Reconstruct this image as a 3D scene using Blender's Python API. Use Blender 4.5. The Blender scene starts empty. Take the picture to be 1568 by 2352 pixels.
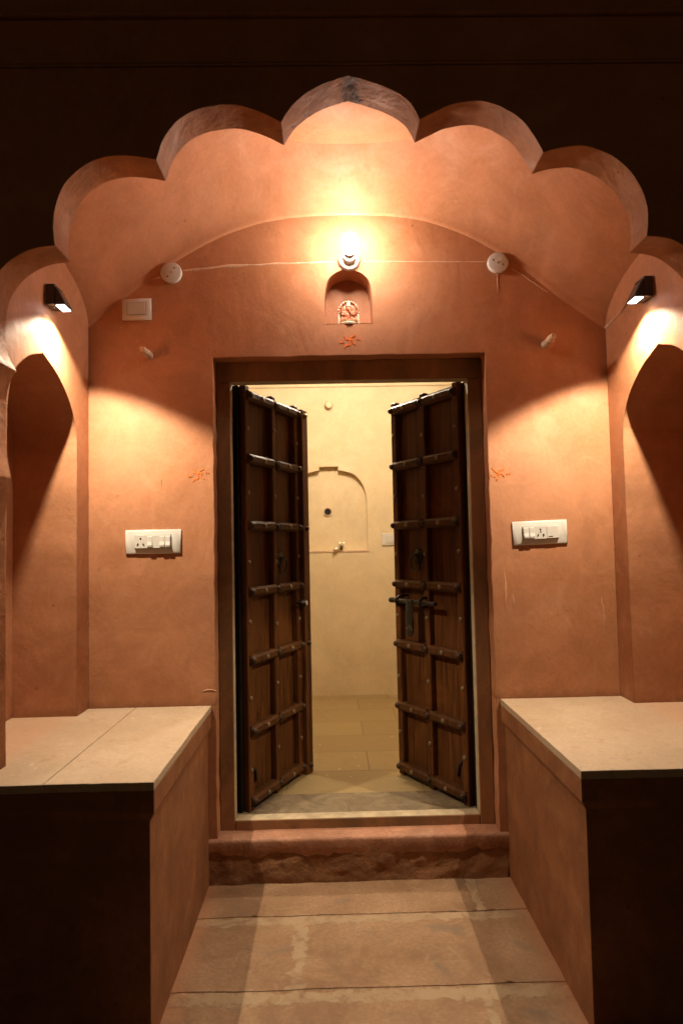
import bpy, bmesh, math, random
from mathutils import Vector, Matrix, noise
random.seed(7)
C = bpy.context.scene.collection
SC = bpy.context.scene
R = math.radians

# ------------------------------------------------------------------ camera
YAW, PITCH, ROLL = 0.016923, 0.051544, -0.020115
CAM = Vector((-0.0885, -2.67, 1.298))
fwd = Vector((math.sin(YAW)*math.cos(PITCH), math.cos(YAW)*math.cos(PITCH), math.sin(PITCH)))
r0 = Vector((math.cos(YAW), -math.sin(YAW), 0)); u0 = r0.cross(fwd)
rt = math.cos(ROLL)*r0 + math.sin(ROLL)*u0; up = -math.sin(ROLL)*r0 + math.cos(ROLL)*u0
cd = bpy.data.cameras.new('camera'); cam = bpy.data.objects.new('camera', cd); C.objects.link(cam)
mw = Matrix.Identity(4)
for i in range(3):
    mw[i][0], mw[i][1], mw[i][2], mw[i][3] = rt[i], up[i], -fwd[i], CAM[i]
cam.matrix_world = mw
cd.sensor_fit = 'VERTICAL'; cd.sensor_height = 36; cd.sensor_width = 24
cd.lens = 1536.84/2352*36
cd.clip_start = .05; cd.clip_end = 500
cd.dof.use_dof = True; cd.dof.focus_distance = 2.62; cd.dof.aperture_fstop = 2.4
SC.camera = cam

# ------------------------------------------------------------------ world (night) and exposure
w = bpy.data.worlds.new('World'); SC.world = w; w.use_nodes = True
wn = w.node_tree
sky = wn.nodes.new('ShaderNodeTexSky'); sky.sky_type = 'NISHITA'; sky.sun_disc = False
sky.sun_elevation = R(8); sky.sun_rotation = R(190)
tint = wn.nodes.new('ShaderNodeMix'); tint.data_type = 'RGBA'; tint.blend_type = 'MULTIPLY'; tint.inputs[0].default_value = 1   # warm tint added to the sky so its dim fill comes out browner
tint.inputs[7].default_value = (1, .76, .54, 1); wn.links.new(sky.outputs[0], tint.inputs[6])
bg = wn.nodes['Background']; wn.links.new(tint.outputs[2], bg.inputs[0]); bg.inputs[1].default_value = 0.0056
SC.view_settings.view_transform = 'Standard'; SC.view_settings.look = 'None'
SC.view_settings.exposure = 0; SC.view_settings.gamma = 1
SC.cycles.max_bounces = 10; SC.cycles.diffuse_bounces = 6

# lamp strengths
BULB_E = 338.0;  BULB_C = (1.0, .83, .69)
SPOT_P = 107.0;  SPOT_C = (1.0, .85, .63)
ROOM_P = 78.0;   ROOM_C = (1.0, .86, .67)

# ------------------------------------------------------------------ node helper
class N:
    def __init__(s, name):
        s.m = bpy.data.materials.new(name); s.m.use_nodes = True
        s.t = s.m.node_tree; s.b = s.t.nodes['Principled BSDF']
        s.co = s.t.nodes.new('ShaderNodeTexCoord').outputs['Object']
    def n(s, t, **k):
        x = s.t.nodes.new(t)
        for a, b in k.items(): setattr(x, a, b)
        return x
    def l(s, a, b): s.t.links.new(a, b)
    def put(s, sock, v):
        if hasattr(v, 'links'): s.l(v, sock)
        else: sock.default_value = v
    def noise(s, scale, detail=5, rough=.55, dist=0, vec=None):
        x = s.n('ShaderNodeTexNoise'); x.inputs['Scale'].default_value = scale
        x.inputs['Detail'].default_value = detail; x.inputs['Roughness'].default_value = rough
        x.inputs['Distortion'].default_value = dist
        s.l(vec or s.co, x.inputs['Vector']); return x.outputs['Fac']
    def mapv(s, scale=(1,1,1), loc=(0,0,0), rot=(0,0,0)):
        x = s.n('ShaderNodeMapping'); x.inputs['Scale'].default_value = scale
        x.inputs['Location'].default_value = loc; x.inputs['Rotation'].default_value = rot
        s.l(s.co, x.inputs['Vector']); return x.outputs[0]
    def rng(s, v, a, b, c=0., d=1.):
        x = s.n('ShaderNodeMapRange'); x.interpolation_type = 'SMOOTHSTEP'
        s.l(v, x.inputs[0])
        for i, q in enumerate((a, b, c, d)): x.inputs[i+1].default_value = q
        return x.outputs[0]
    def mix(s, f, a, b, mode='MIX'):
        x = s.n('ShaderNodeMix', data_type='RGBA', blend_type=mode)
        s.put(x.inputs[0], f)
        for i, v in ((6, a), (7, b)):
            if isinstance(v, tuple): v = (*v[:3], 1)
            s.put(x.inputs[i], v)
        return x.outputs[2]
    def ma(s, op, a, b=0., c=0.):
        x = s.n('ShaderNodeMath', operation=op)
        s.put(x.inputs[0], a); s.put(x.inputs[1], b); s.put(x.inputs[2], c); return x.outputs[0]
    def sep(s):
        x = s.n('ShaderNodeSeparateXYZ'); s.l(s.co, x.inputs[0]); return x.outputs
    def bump(s, h, strength=.3, dist=.01, bev=0):
        x = s.n('ShaderNodeBump'); x.inputs['Strength'].default_value = strength
        x.inputs['Distance'].default_value = dist; s.l(h, x.inputs['Height'])
        if bev:
            q = s.n('ShaderNodeBevel', samples=4); q.inputs[0].default_value = bev
            s.l(q.outputs[0], x.inputs['Normal'])
        s.l(x.outputs[0], s.b.inputs['Normal'])
    def fin(s, col, rough=.6, spec=.3, metal=0.):
        if isinstance(col, tuple): col = (*col[:3], 1)
        s.put(s.b.inputs['Base Color'], col); s.put(s.b.inputs['Roughness'], rough)
        s.b.inputs['Specular IOR Level'].default_value = spec
        s.b.inputs['Metallic'].default_value = metal
        return s.m

def plaster(name, dark, mid, pale, bev=.006, bs=.35, rough=.62, blot=1.0, speck=True, mot=1.0):
    g = N(name)
    a = g.noise(1.7, 6, .6, .8); b = g.noise(5.5, 6, .62, 1.4); f = g.noise(70, 4, .6)
    tr = g.noise(7, 5, .6, 2.2, g.mapv((1, 1, .35), rot=(.2, .5, .15)))
    col = g.mix(g.rng(a, .33, .68), dark, mid)
    col = g.mix(g.rng(b, .46, .80, 0, .5*blot), col, pale)
    col = g.mix(g.rng(tr, .50, .85, 0, .35*blot), col, dark)
    col = g.mix(g.rng(f, .35, .75, 0, .22), col, pale)
    mo = g.rng(g.noise(4.6, 8, .68, .9, g.mapv(loc=(2, 9, 4))), .30, .70, 1-.20*mot, 1+.14*mot); mo2 = g.rng(g.noise(13, 6, .7, .6), .3, .7, 1-.07*mot, 1+.06*mot)
    mm = g.n('ShaderNodeVectorMath', operation='SCALE'); g.l(col, mm.inputs[0]); g.l(g.ma('MULTIPLY', mo, mo2), mm.inputs['Scale']); col = mm.outputs[0]
    ck = g.n('ShaderNodeTexVoronoi', feature='DISTANCE_TO_EDGE'); ck.inputs['Scale'].default_value = 2.6
    wv = g.n('ShaderNodeVectorMath', operation='ADD'); g.l(g.co, wv.inputs[0])
    nz = g.n('ShaderNodeTexNoise'); nz.inputs['Scale'].default_value = 5; nz.inputs['Detail'].default_value = 5; g.l(g.co, nz.inputs['Vector'])
    g.l(nz.outputs['Color'], wv.inputs[1]); g.l(wv.outputs[0], ck.inputs['Vector'])
    crk = g.ma('MULTIPLY', g.rng(ck.outputs['Distance'], .0, .006, 1, 0), g.rng(g.noise(1.3, 3, .5, 0, g.mapv(loc=(7, 3, 1))), .56, .64))
    if speck:
        pz = g.n('ShaderNodeNewGeometry'); ps = g.n('ShaderNodeSeparateXYZ'); g.l(pz.outputs['Position'], ps.inputs[0])
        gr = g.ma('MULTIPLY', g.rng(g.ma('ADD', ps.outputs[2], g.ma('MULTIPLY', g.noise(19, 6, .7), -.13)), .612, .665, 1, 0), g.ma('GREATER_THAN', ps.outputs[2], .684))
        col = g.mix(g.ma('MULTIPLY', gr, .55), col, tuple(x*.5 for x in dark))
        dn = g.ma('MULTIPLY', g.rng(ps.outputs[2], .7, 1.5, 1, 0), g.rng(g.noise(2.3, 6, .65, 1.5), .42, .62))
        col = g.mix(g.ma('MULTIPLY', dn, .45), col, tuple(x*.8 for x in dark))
        col = g.mix(g.ma('MULTIPLY', crk, .5), col, tuple(x*.45 for x in dark))
        rb = g.ma('MULTIPLY', g.rng(g.noise(30, 7, .75, .6), .60, .66), g.rng(g.noise(2.7, 4, .55, .5, g.mapv(loc=(1, 5, 8))), .56, .68))
        col = g.mix(g.ma('MULTIPLY', rb, .5), col, tuple(min(.6, x*1.15) for x in pale))
        v = g.n('ShaderNodeTexVoronoi'); v.inputs['Scale'].default_value = 9
        g.l(g.co, v.inputs['Vector'])
        sp = g.ma('MULTIPLY', g.ma('LESS_THAN', v.outputs['Distance'], .055), g.rng(g.noise(3.1, 2), .5, .6))
        col = g.mix(g.ma('MULTIPLY', sp, .6), col, tuple(x*.45 for x in dark))
    h = g.ma('MULTIPLY_ADD', b, .8, g.ma('MULTIPLY_ADD', f, .22, g.ma('MULTIPLY', tr, .8)))
    g.bump(h, bs, .012, bev)
    rg = g.rng(b, .3, .75, rough+.08, rough-.12)
    return g.fin(col, rg, .35)

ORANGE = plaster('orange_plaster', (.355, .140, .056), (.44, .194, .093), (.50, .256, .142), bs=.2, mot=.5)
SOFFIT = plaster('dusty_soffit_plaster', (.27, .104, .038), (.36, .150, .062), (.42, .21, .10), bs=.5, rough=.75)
def stain_apex():
    t = SOFFIT.node_tree; b = t.nodes['Principled BSDF']; src = b.inputs['Base Color'].links[0].from_socket
    g = N.__new__(N); g.t = t; g.b = b; g.m = SOFFIT
    g.co = [n for n in t.nodes if n.type == 'TEX_COORD'][0].outputs['Object']
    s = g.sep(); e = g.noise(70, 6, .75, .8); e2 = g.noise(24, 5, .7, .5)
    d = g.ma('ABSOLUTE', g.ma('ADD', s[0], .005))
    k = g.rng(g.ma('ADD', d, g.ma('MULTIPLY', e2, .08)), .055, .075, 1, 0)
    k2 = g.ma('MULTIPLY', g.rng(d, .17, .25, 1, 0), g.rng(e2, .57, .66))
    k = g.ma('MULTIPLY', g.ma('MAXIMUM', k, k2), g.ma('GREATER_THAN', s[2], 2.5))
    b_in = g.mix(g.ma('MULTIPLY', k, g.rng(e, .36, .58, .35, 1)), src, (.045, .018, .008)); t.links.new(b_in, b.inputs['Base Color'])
stain_apex()
YELLOW = plaster('yellow_limewash', (.54, .42, .25), (.61, .49, .31), (.65, .545, .38), bs=.2, rough=.7, blot=.7, speck=False, mot=.3)

def pale_stone():
    g = N('pale_stone_slab'); g.co = g.n('ShaderNodeNewGeometry').outputs['Position']
    a = g.noise(2.5, 6, .6, .6); b = g.noise(16, 6, .65, 1.5); f = g.noise(90, 3)
    col = g.mix(g.rng(a, .3, .7), (.40, .285, .18), (.475, .35, .235))
    col = g.mix(g.rng(b, .56, .70, 0, .6), col, (.32, .195, .115))
    col = g.mix(g.rng(f, .35, .7, .22, 0), col, (.24, .17, .11))
    st = g.rng(g.noise(6, 7, .75, 1.2, g.mapv(loc=(3, 7, 1))), .60, .68, 0, .55); col = g.mix(st, col, (.40, .20, .11))
    c = g.noise(11, 8, .75, .5, g.mapv((1, .35, 1), rot=(0, 0, .4)))
    col = g.mix(g.rng(c, .64, .70, 0, .6), col, (.60, .51, .41))
    s = g.sep()
    ed = g.rng(g.ma('ADD', g.ma('ABSOLUTE', s[0]), g.ma('MULTIPLY', b, .12)), 1.07, 1.16, 0, .3)
    ed2 = g.rng(g.ma('ADD', s[1], g.ma('MULTIPLY', b, .14)), .055, .10, 0, .7)
    col = g.mix(g.ma('MAXIMUM', ed, ed2), col, (.50, .23, .12))
    g.bump(g.ma('ADD', g.ma('MULTIPLY', f, .3), b), .25, .006, .004)
    return g.fin(col, .6, .3)
PALE = pale_stone()
BENCHDARK = plaster('dark_bench_plaster', (.20, .072, .024), (.27, .102, .037), (.33, .145, .062), bs=.25, rough=.7)  # bench plaster, darker and redder than the walls

def passage_mat():
    g = N('passage_paving')
    a = g.noise(3, 6, .6, .8); b = g.noise(13, 7, .7, 1.2); f = g.noise(80, 4, .6)
    e = g.noise(22, 4, .6, .5)
    col = g.mix(g.rng(a, .3, .7), (.215, .118, .058), (.36, .22, .122))
    col = g.mix(g.rng(b, .5, .75, 0, .6), col, (.38, .24, .135))
    col = g.mix(g.rng(f, .38, .66, .35, 0), col, (.17, .09, .045))
    stn = g.ma('MULTIPLY', g.rng(g.noise(5.5, 5, .65, .4, g.mapv((1, 1, 1), (3.1, .4, 0))), .55, .68), g.rng(f, .3, .7, .3, 1))
    col = g.mix(g.rng(g.noise(4, 6, .7, 2.5, g.mapv((1, .5, 1), rot=(0, 0, .3))), .52, .8, 0, .6), col, (.25, .12, .06))
    col = g.mix(g.ma('MULTIPLY', stn, .75), col, (.13, .105, .08))
    s = g.sep()
    def band(axis, c, hw, amp):
        d = g.ma('ABSOLUTE', g.ma('ADD', g.ma('SUBTRACT', s[axis], c), g.ma('MULTIPLY', g.ma('SUBTRACT', e, .5), amp)))
        return g.rng(d, hw*.55, hw, 1, 0)
    def within(axis, lo, hi): return g.ma('MULTIPLY', g.ma('GREATER_THAN', s[axis], lo), g.ma('LESS_THAN', s[axis], hi))
    m = g.ma('MAXIMUM', band(1, -.262, .03, .07), band(1, -.662, .035, .09))
    m = g.ma('MAXIMUM', m, g.ma('MULTIPLY', band(0, .425, .022, .06), within(1, -.232, 0)))
    m = g.ma('MAXIMUM', m, g.ma('MULTIPLY', band(0, -.215, .03, .10), within(1, -.63, -.25)))
    m = g.ma('MAXIMUM', m, g.ma('MULTIPLY', band(0, .335, .02, .06), within(1, -1.0, -.63)))
    m = g.ma('MULTIPLY', m, g.rng(b, .28, .56))
    col = g.mix(g.ma('MULTIPLY', m, .8), col, (.36, .255, .15))
    ln = g.ma('MAXIMUM', band(1, -.2345, .0025, .003), band(1, -.628, .0025, .004))
    ln = g.ma('MAXIMUM', ln, g.ma('MULTIPLY', band(0, .40, .003, .01), within(1, -.232, 0)))
    col = g.mix(g.ma('MULTIPLY', g.ma('MULTIPLY', ln, g.rng(b, .35, .6)), .4), col, (.10, .06, .035))
    red = g.rng(g.ma('ADD', g.ma('ABSOLUTE', s[0]), g.ma('MULTIPLY', b, .14)), .57, .66, 0, .7)
    col = g.mix(red, col, (.36, .16, .08))
    g.bump(g.ma('ADD', g.ma('MULTIPLY', f, .35), g.ma('ADD', g.ma('MULTIPLY', b, .7), g.ma('MULTIPLY', m, .6))), .5, .008, 0)
    return g.fin(col, .68, .3)
PASSAGE = passage_mat()

def room_floor_mat():
    g = N('room_flagstones')
    br = g.n('ShaderNodeTexBrick'); br.offset = .37; br.inputs['Scale'].default_value = 1
    br.inputs['Brick Width'].default_value = .62; br.inputs['Row Height'].default_value = .31
    br.inputs['Mortar Size'].default_value = .004; br.inputs['Color1'].default_value = (.27, .19, .085, 1)
    br.inputs['Color2'].default_value = (.32, .232, .11, 1); br.inputs['Mortar'].default_value = (.19, .13, .055, 1)
    g.l(g.mapv((1, 1, 1), (.31, -.06, 0)), br.inputs['Vector'])
    b = g.noise(9, 6, .65, 1); f = g.noise(70, 3)
    col = g.mix(g.rng(b, .45, .75, 0, .5), br.outputs['Color'], (.26, .18, .075))
    sp = g.rng(g.noise(26, 3, .5), .70, .74)
    col = g.mix(g.ma('MULTIPLY', sp, .6), col, (.70, .62, .46))
    g.bump(g.ma('ADD', b, g.ma('MULTIPLY', f, .3)), .25, .006)
    return g.fin(col, .5, .35)
ROOMFLOOR = room_floor_mat()

def grey_stone():
    g = N('grey_threshold_stone')
    b = g.noise(12, 7, .7, 1); f = g.noise(90, 3)
    col = g.mix(g.rng(b, .35, .7), (.13, .093, .053), (.23, .17, .10))
    col = g.mix(g.rng(g.noise(34, 4, .6), .62, .7, 0, .6), col, (.09, .07, .05))
    g.bump(g.ma('ADD', b, f), .3, .006); return g.fin(col, .55, .35)
GREY = grey_stone()

def rough_masonry():
    g = N('crumbling_masonry')
    a = g.noise(6, 7, .7, 1); b = g.noise(26, 8, .75, 1.5); f = g.noise(110, 4, .7)
    col = g.mix(g.rng(a, .35, .66), (.20, .088, .040), (.34, .17, .082))
    col = g.mix(g.rng(b, .52, .74, 0, .7), col, (.32, .19, .10))
    col = g.mix(g.rng(g.noise(9, 5, .6, 0, g.mapv(loc=(4, 1, 2))), .60, .72, 0, .7), col, (.07, .03, .014))
    g.bump(g.ma('ADD', g.ma('MULTIPLY', b, 1.2), g.ma('MULTIPLY', f, .6)), .55, .012); return g.fin(col, .85, .2)
ROUGH = rough_masonry()

def frame_paint():
    g = N('weathered_frame_stone')
    a = g.noise(4, 6, .65, 1, g.mapv((1, 1, .5))); b = g.noise(20, 6, .7, 1)
    col = g.mix(g.rng(a, .36, .66), (.17, .088, .036), (.30, .138, .056))
    col = g.mix(g.rng(b, .58, .75, 0, .5), col, (.11, .08, .04))
    g.bump(b, .35, .008, .004); return g.fin(col, .6, .35)
FRAME = frame_paint()

def wood(name, c1, c2, spec=.22):
    g = N(name)
    st = g.noise(5, 6, .65, .8, g.mapv((9, 9, .7))); fi = g.noise(30, 5, .7, .5, g.mapv((6, 6, .35)))
    b = g.noise(3, 4, .6, 1)
    col = g.mix(g.rng(st, .32, .7), c1, c2)
    col = g.mix(g.rng(fi, .5, .8, 0, .6), col, tuple(x*.4 for x in c1))
    col = g.mix(g.rng(b, .5, .75, 0, .5), col, tuple(x*1.5 for x in c2))
    g.bump(g.ma('ADD', st, g.ma('MULTIPLY', fi, .7)), .3, .004, .003)
    return g.fin(col, g.rng(st, .3, .7, .46, .66), spec)
WOOD = wood('dark_polished_wood', (.056, .018, .0038), (.145, .049, .0098))
GAPSHADE = wood('hinge_gap_shade_wood', (.006, .004, .003), (.012, .008, .005), .15)  # near-black tone for the shade in the hinge gap
RAILW = wood('dusty_rail_wood', (.048, .018, .005), (.105, .038, .010), .2)

def simple(name, c, rough=.5, spec=.4, metal=0., nz=.15, sc=40, bev=.0015):
    g = N(name); b = g.noise(sc, 5, .6)
    col = g.mix(g.rng(b, .3, .75, 0, 1), tuple(x*(1-nz) for x in c), tuple(min(1, x*(1+nz)) for x in c))
    g.bump(b, .12, .002, bev); return g.fin(col, rough, spec, metal)
WHITE = simple('white_plastic', (.56, .535, .485), .34, .5, nz=.02)
WHITE2 = simple('white_rocker_plastic', (.53, .505, .455), .36, .5, nz=.02)
DARK = simple('dark_hole', (.012, .011, .010), .6, .2)
BLACK = simple('black_lamp_plastic', (.016, .016, .017), .38, .5)
SMOKE = simple('grey_solar_panel', (.10, .085, .07), .25, .5)
IRON = simple('blackened_iron', (.045, .038, .030), .45, .5, .6, .3)
BRASS = simple('dull_metal_nail', (.26, .20, .125), .45, .5, .5, .3)
BOSS = simple('dark_boss', (.045, .022, .010), .5, .3, .0, .3)
CHROME = simple('chrome', (.75, .74, .70), .12, .5, 1., .05)
PEGM = simple('flaked_peg_wood', (.50, .36, .25), .75, .25, nz=.4, sc=45)
SCAR = plaster('pale_patching_plaster', (.55, .36, .23), (.62, .44, .30), (.70, .53, .38), bev=0, bs=.5, blot=.8, speck=False)
SCUFF = plaster('rubbed_plaster', (.43, .20, .10), (.48, .235, .125), (.53, .28, .16), bev=0, bs=.4, speck=False)
VERM = simple('vermilion_paint', (.78, .175, .04), .8, .15, nz=.3, sc=60)
IDOLP = simple('idol_orange_paint', (.62, .22, .12), .35, .5, nz=.5, sc=110)
IDOLG = simple('idol_gilt', (.85, .66, .48), .22, .6, .2, .35, 140)
GROUND = plaster('forecourt_ground', (.10, .07, .05), (.14, .10, .07), (.20, .15, .11), bev=0, rough=.8)

def emis(name, c, e):
    m = bpy.data.materials.new(name); m.use_nodes = True; t = m.node_tree
    b = t.nodes['Principled BSDF']; b.inputs['Base Color'].default_value = (.8, .8, .8, 1)
    b.inputs['Emission Color'].default_value = (*c, 1); b.inputs['Emission Strength'].default_value = e
    return m
BULBM = emis('glowing_bulb_glass', BULB_C, BULB_E)
LEDM = emis('led_window', (.95, .98, 1.0), 14.0)

# ------------------------------------------------------------------ mesh helpers
def link(name, bm, mat, parent=None, smooth=False):
    bmesh.ops.recalc_face_normals(bm, faces=bm.faces)
    me = bpy.data.meshes.new(name); bm.to_mesh(me); bm.free()
    for m in (mat if isinstance(mat, (list, tuple)) else [mat]): me.materials.append(m)
    if smooth:
        for p in me.polygons: p.use_smooth = True
        if smooth == 'auto': me.set_sharp_from_angle(angle=R(40))
    o = bpy.data.objects.new(name, me); C.objects.link(o)
    if parent: o.parent = parent
    return o
def tag(o, label, cat, group=None, kind=None):
    if label: o['label'] = label
    if cat: o['category'] = cat
    if group: o['group'] = group
    if kind: o['kind'] = kind
    return o
def thing(name, label, cat, loc=(0, 0, 0), rz=0., group=None):
    o = bpy.data.objects.new(name, None); C.objects.link(o); o.location = loc; o.rotation_euler = (0, 0, rz)
    o.empty_display_size = .05
    return tag(o, label, cat, group)
def box(bm, x0, x1, y0, y1, z0, z1, bev=0, seg=2):
    t = bmesh.new()
    vs = [t.verts.new((x, y, z)) for x in (x0, x1) for y in (y0, y1) for z in (z0, z1)]
    for f in ((0,1,3,2),(4,6,7,5),(0,4,5,1),(2,3,7,6),(0,2,6,4),(1,5,7,3)): t.faces.new([vs[i] for i in f])
    if bev: bmesh.ops.bevel(t, geom=t.edges[:], offset=bev, segments=seg, affect='EDGES', profile=.6)
    merge(bm, t)
def merge(bm, t, M=None):
    if M is not None: t.transform(M)
    me = bpy.data.meshes.new('tmp'); bmesh.ops.recalc_face_normals(t, faces=t.faces); t.to_mesh(me); t.free()
    bm.from_mesh(me); bpy.data.meshes.remove(me)
def cyl(bm, p0, p1, r0, r1=None, seg=20, caps=True):
    p0, p1 = Vector(p0), Vector(p1); d = p1-p0; r1 = r0 if r1 is None else r1
    q = d.to_track_quat('Z', 'Y'); ra, rb = [], []
    for i in range(seg):
        a = 2*math.pi*i/seg; e = Vector((math.cos(a), math.sin(a), 0))
        ra.append(bm.verts.new(p0+q@(e*r0))); rb.append(bm.verts.new(p1+q@(e*r1)))
    for i in range(seg): bm.faces.new((ra[i], ra[(i+1)%seg], rb[(i+1)%seg], rb[i]))
    if caps: bm.faces.new(ra[::-1]); bm.faces.new(rb)
def lathe(bm, prof, origin, axis, seg=28):
    o = Vector(origin); q = Vector(axis).to_track_quat('Z', 'Y'); rings = []
    for r, h in prof:
        if r < 1e-6: rings.append([bm.verts.new(o+q@Vector((0, 0, h)))])
        else: rings.append([bm.verts.new(o+q@Vector((r*math.cos(2*math.pi*i/seg), r*math.sin(2*math.pi*i/seg), h))) for i in range(seg)])
    for A, B in zip(rings, rings[1:]):
        for i in range(seg):
            j = (i+1) % seg
            if len(A) == 1 and len(B) == 1: continue
            if len(A) == 1: bm.faces.new((A[0], B[i], B[j]))
            elif len(B) == 1: bm.faces.new((A[i], A[j], B[0]))
            else: bm.faces.new((A[i], A[j], B[j], B[i]))
def tube(bm, path, r, seg=10, closed=False):
    P = [Vector(p) for p in path]; n = len(P); rings = []
    for k in range(n):
        a = P[(k-1) % n] if closed or k > 0 else P[k]; b = P[(k+1) % n] if closed or k < n-1 else P[k]
        q = (b-a).to_track_quat('Z', 'Y'); rr = r[k] if isinstance(r, (list, tuple)) else r
        rings.append([bm.verts.new(P[k]+q@Vector((rr*math.cos(2*math.pi*i/seg), rr*math.sin(2*math.pi*i/seg), 0))) for i in range(seg)])
    for k in range(n if closed else n-1):
        A, B = rings[k], rings[(k+1) % n]
        # align ring start to avoid twists
        off = min(range(seg), key=lambda s: (A[0].co-B[s].co).length)
        for i in range(seg):
            j = (i+1) % seg
            bm.faces.new((A[i], A[j], B[(j+off) % seg], B[(i+off) % seg]))
    if not closed: bm.faces.new(rings[0][::-1]); bm.faces.new(rings[-1])
def ball(bm, c, r, sub=2, sc=(1, 1, 1)):
    t = bmesh.new(); bmesh.ops.create_icosphere(t, subdivisions=sub, radius=r)
    merge(bm, t, Matrix.Translation(c) @ Matrix.Diagonal((*sc, 1)))
def dense(loop, step, jit=0., closed=True):
    out = []
    n = len(loop)
    for i in range(n if closed else n-1):
        a, b = Vector(loop[i]), Vector(loop[(i+1) % n]); k = max(1, int((b-a).length/step))
        for j in range(k):
            p = a.lerp(b, j/k)
            if jit and j: p = p + Vector((random.gauss(0, jit), random.gauss(0, jit)))
            out.append(tuple(p))
    if not closed: out.append(tuple(loop[-1]))
    return out
def plate(bm, outer, holes, f3, d0, d1, open_holes=True, back=True):
    """flat slab: outline(s) in 2-D, f3(u,v,d) to 3-D, between depths d0 and d1"""
    def cap(d):
        t = bmesh.new(); es = []
        for lp in [outer]+holes:
            vs = [t.verts.new(f3(u, v, d)) for u, v in lp]
            es += [t.edges.new((vs[i], vs[(i+1) % len(vs)])) for i in range(len(vs))]
        bmesh.ops.triangle_fill(t, edges=es, use_beauty=True, use_dissolve=False)
        merge(bm, t)
    cap(d0)
    if back: cap(d1)
    for k, lp in enumerate([outer]+holes):
        if k and not open_holes: continue
        A = [bm.verts.new(f3(u, v, d0)) for u, v in lp]; B = [bm.verts.new(f3(u, v, d1)) for u, v in lp]
        for i in range(len(lp)):
            j = (i+1) % len(lp); bm.faces.new((A[i], A[j], B[j], B[i]))
    bmesh.ops.remove_doubles(bm, verts=bm.verts, dist=1e-5)
def recess(bm, lp, f3, d0, d1):
    A = [bm.verts.new(f3(u, v, d0)) for u, v in lp]; B = [bm.verts.new(f3(u, v, d1)) for u, v in lp]
    for i in range(len(lp)):
        j = (i+1) % len(lp); bm.faces.new((A[i], A[j], B[j], B[i]))
    bm.faces.new(B)
def spline(pts, per=6):
    """Catmull-Rom through a run of 2-D points"""
    P = [Vector(p) for p in pts]; P = [P[0]*2-P[1]]+P+[P[-1]*2-P[-2]]; out = []
    for i in range(1, len(P)-2):
        for k in range(per):
            t = k/per; a, b, c, d = P[i-1], P[i], P[i+1], P[i+2]
            out.append(tuple(.5*((2*b)+(c-a)*t+(2*a-5*b+4*c-d)*t*t+(3*b-a-3*c+d)*t**3)))
    out.append(tuple(P[-2])); return out
def grid(bm, nx, ny, f):
    V = [[bm.verts.new(f(i/nx, j/ny)) for j in range(ny+1)] for i in range(nx+1)]
    for i in range(nx):
        for j in range(ny): bm.faces.new((V[i][j], V[i+1][j], V[i+1][j+1], V[i][j+1]))

SX = 1.046            # inner face of the porch side walls
YB, YF = -.69, -.802  # back and front of the facade layer with the cusped arch

# ------------------------------------------------------------------ setting: ground, passage, room floor
bm = bmesh.new()
box(bm, -30, 30, -30, -1.262, -.30, -.03)
tag(link('ground', bm, GROUND), None, None, kind='structure')

bm = bmesh.new()
def slab(y0, y1, z, x0=-.60, x1=.60):
    nx, ny = 60, max(6, int((y0-y1)/.012))
    def f(a, b):
        x = x0+(x1-x0)*a; y = y0+(y1-y0)*b
        if b == 1: y += noise.noise((x*9, y*3, 1))*.004+noise.noise((x*30, y*3, 1))*.002
        h = z+noise.noise((x*4, y*4, 0))*.0035+noise.noise((x*17, y*17, 3))*.0014
        return (x, y, h)
    grid(bm, nx, ny, f)
    def g(a, b):      # nosing at the front edge
        x = x0+(x1-x0)*a; y = y1+noise.noise((x*9, y1*3, 1))*.004+noise.noise((x*30, y1*3, 1))*.002
        h = z+noise.noise((x*4, y1*4, 0))*.0035+noise.noise((x*17, y1*17, 3))*.0014
        return (x, y, h-.05*b)
    grid(bm, nx, 1, g)
slab(.06, -.234, .0); slab(-.231, -.627, -.002); slab(-.624, -1.26, -.004)
bmesh.ops.remove_doubles(bm, verts=bm.verts, dist=1e-5)
tag(link('path', bm, PASSAGE, smooth='auto'), None, None, kind='structure')

bm = bmesh.new(); box(bm, -1.70, 1.70, .372, 2.36, .05, .196)
tag(link('floor', bm, ROOMFLOOR), None, None, kind='structure')

# ------------------------------------------------------------------ porch back wall
T = thing('back_wall', 'orange plastered porch wall pierced by the doorway', 'wall')
xz = lambda x, z, y: (x, y, z)
door = dense([(-.551, -.05), (-.549, 2.068), (.551, 2.072), (.551, -.05)], .05, .0012)
door = [(x, z) if z > 0 else (x, -.05) for x, z in door]
nh = [(-.093, 2.2), (.098, 2.2)] + spline([(.098, 2.2), (.099, 2.26), (.098, 2.31), (.094, 2.35), (.083, 2.384), (.058, 2.407), (.028, 2.421), (.003, 2.427),
      (-.023, 2.421), (-.054, 2.407), (-.078, 2.384), (-.089, 2.35), (-.093, 2.31), (-.094, 2.26), (-.093, 2.2)], 4)[1:-1]
outer = [(-1.7, -.1), (-.551, -.1), (-.551, -.05)]
# door hole is a notch from below
ol = [(-1.75, -.10)] + [(-.551, -.10)] + door[:-0 or None]
ol = [(-1.75, -.10), (-.551, -.10)] + door + [(.551, -.10), (1.75, -.10), (1.75, 2.84), (-1.75, 2.84)]
# drop points of the closing side of the dense loop (bottom edge of the hole)
ol = [p for i, p in enumerate(ol) if not (abs(p[1]+.05) < 1e-6 and abs(p[0]) < .54)]
bm = bmesh.new(); plate(bm, ol, [nh], xz, 0., .135, open_holes=False, back=True)
link('wall_surface', bm, ORANGE, T)
bm = bmesh.new(); recess(bm, nh, xz, -.001, .115); link('niche', bm, ORANGE, T)

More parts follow.
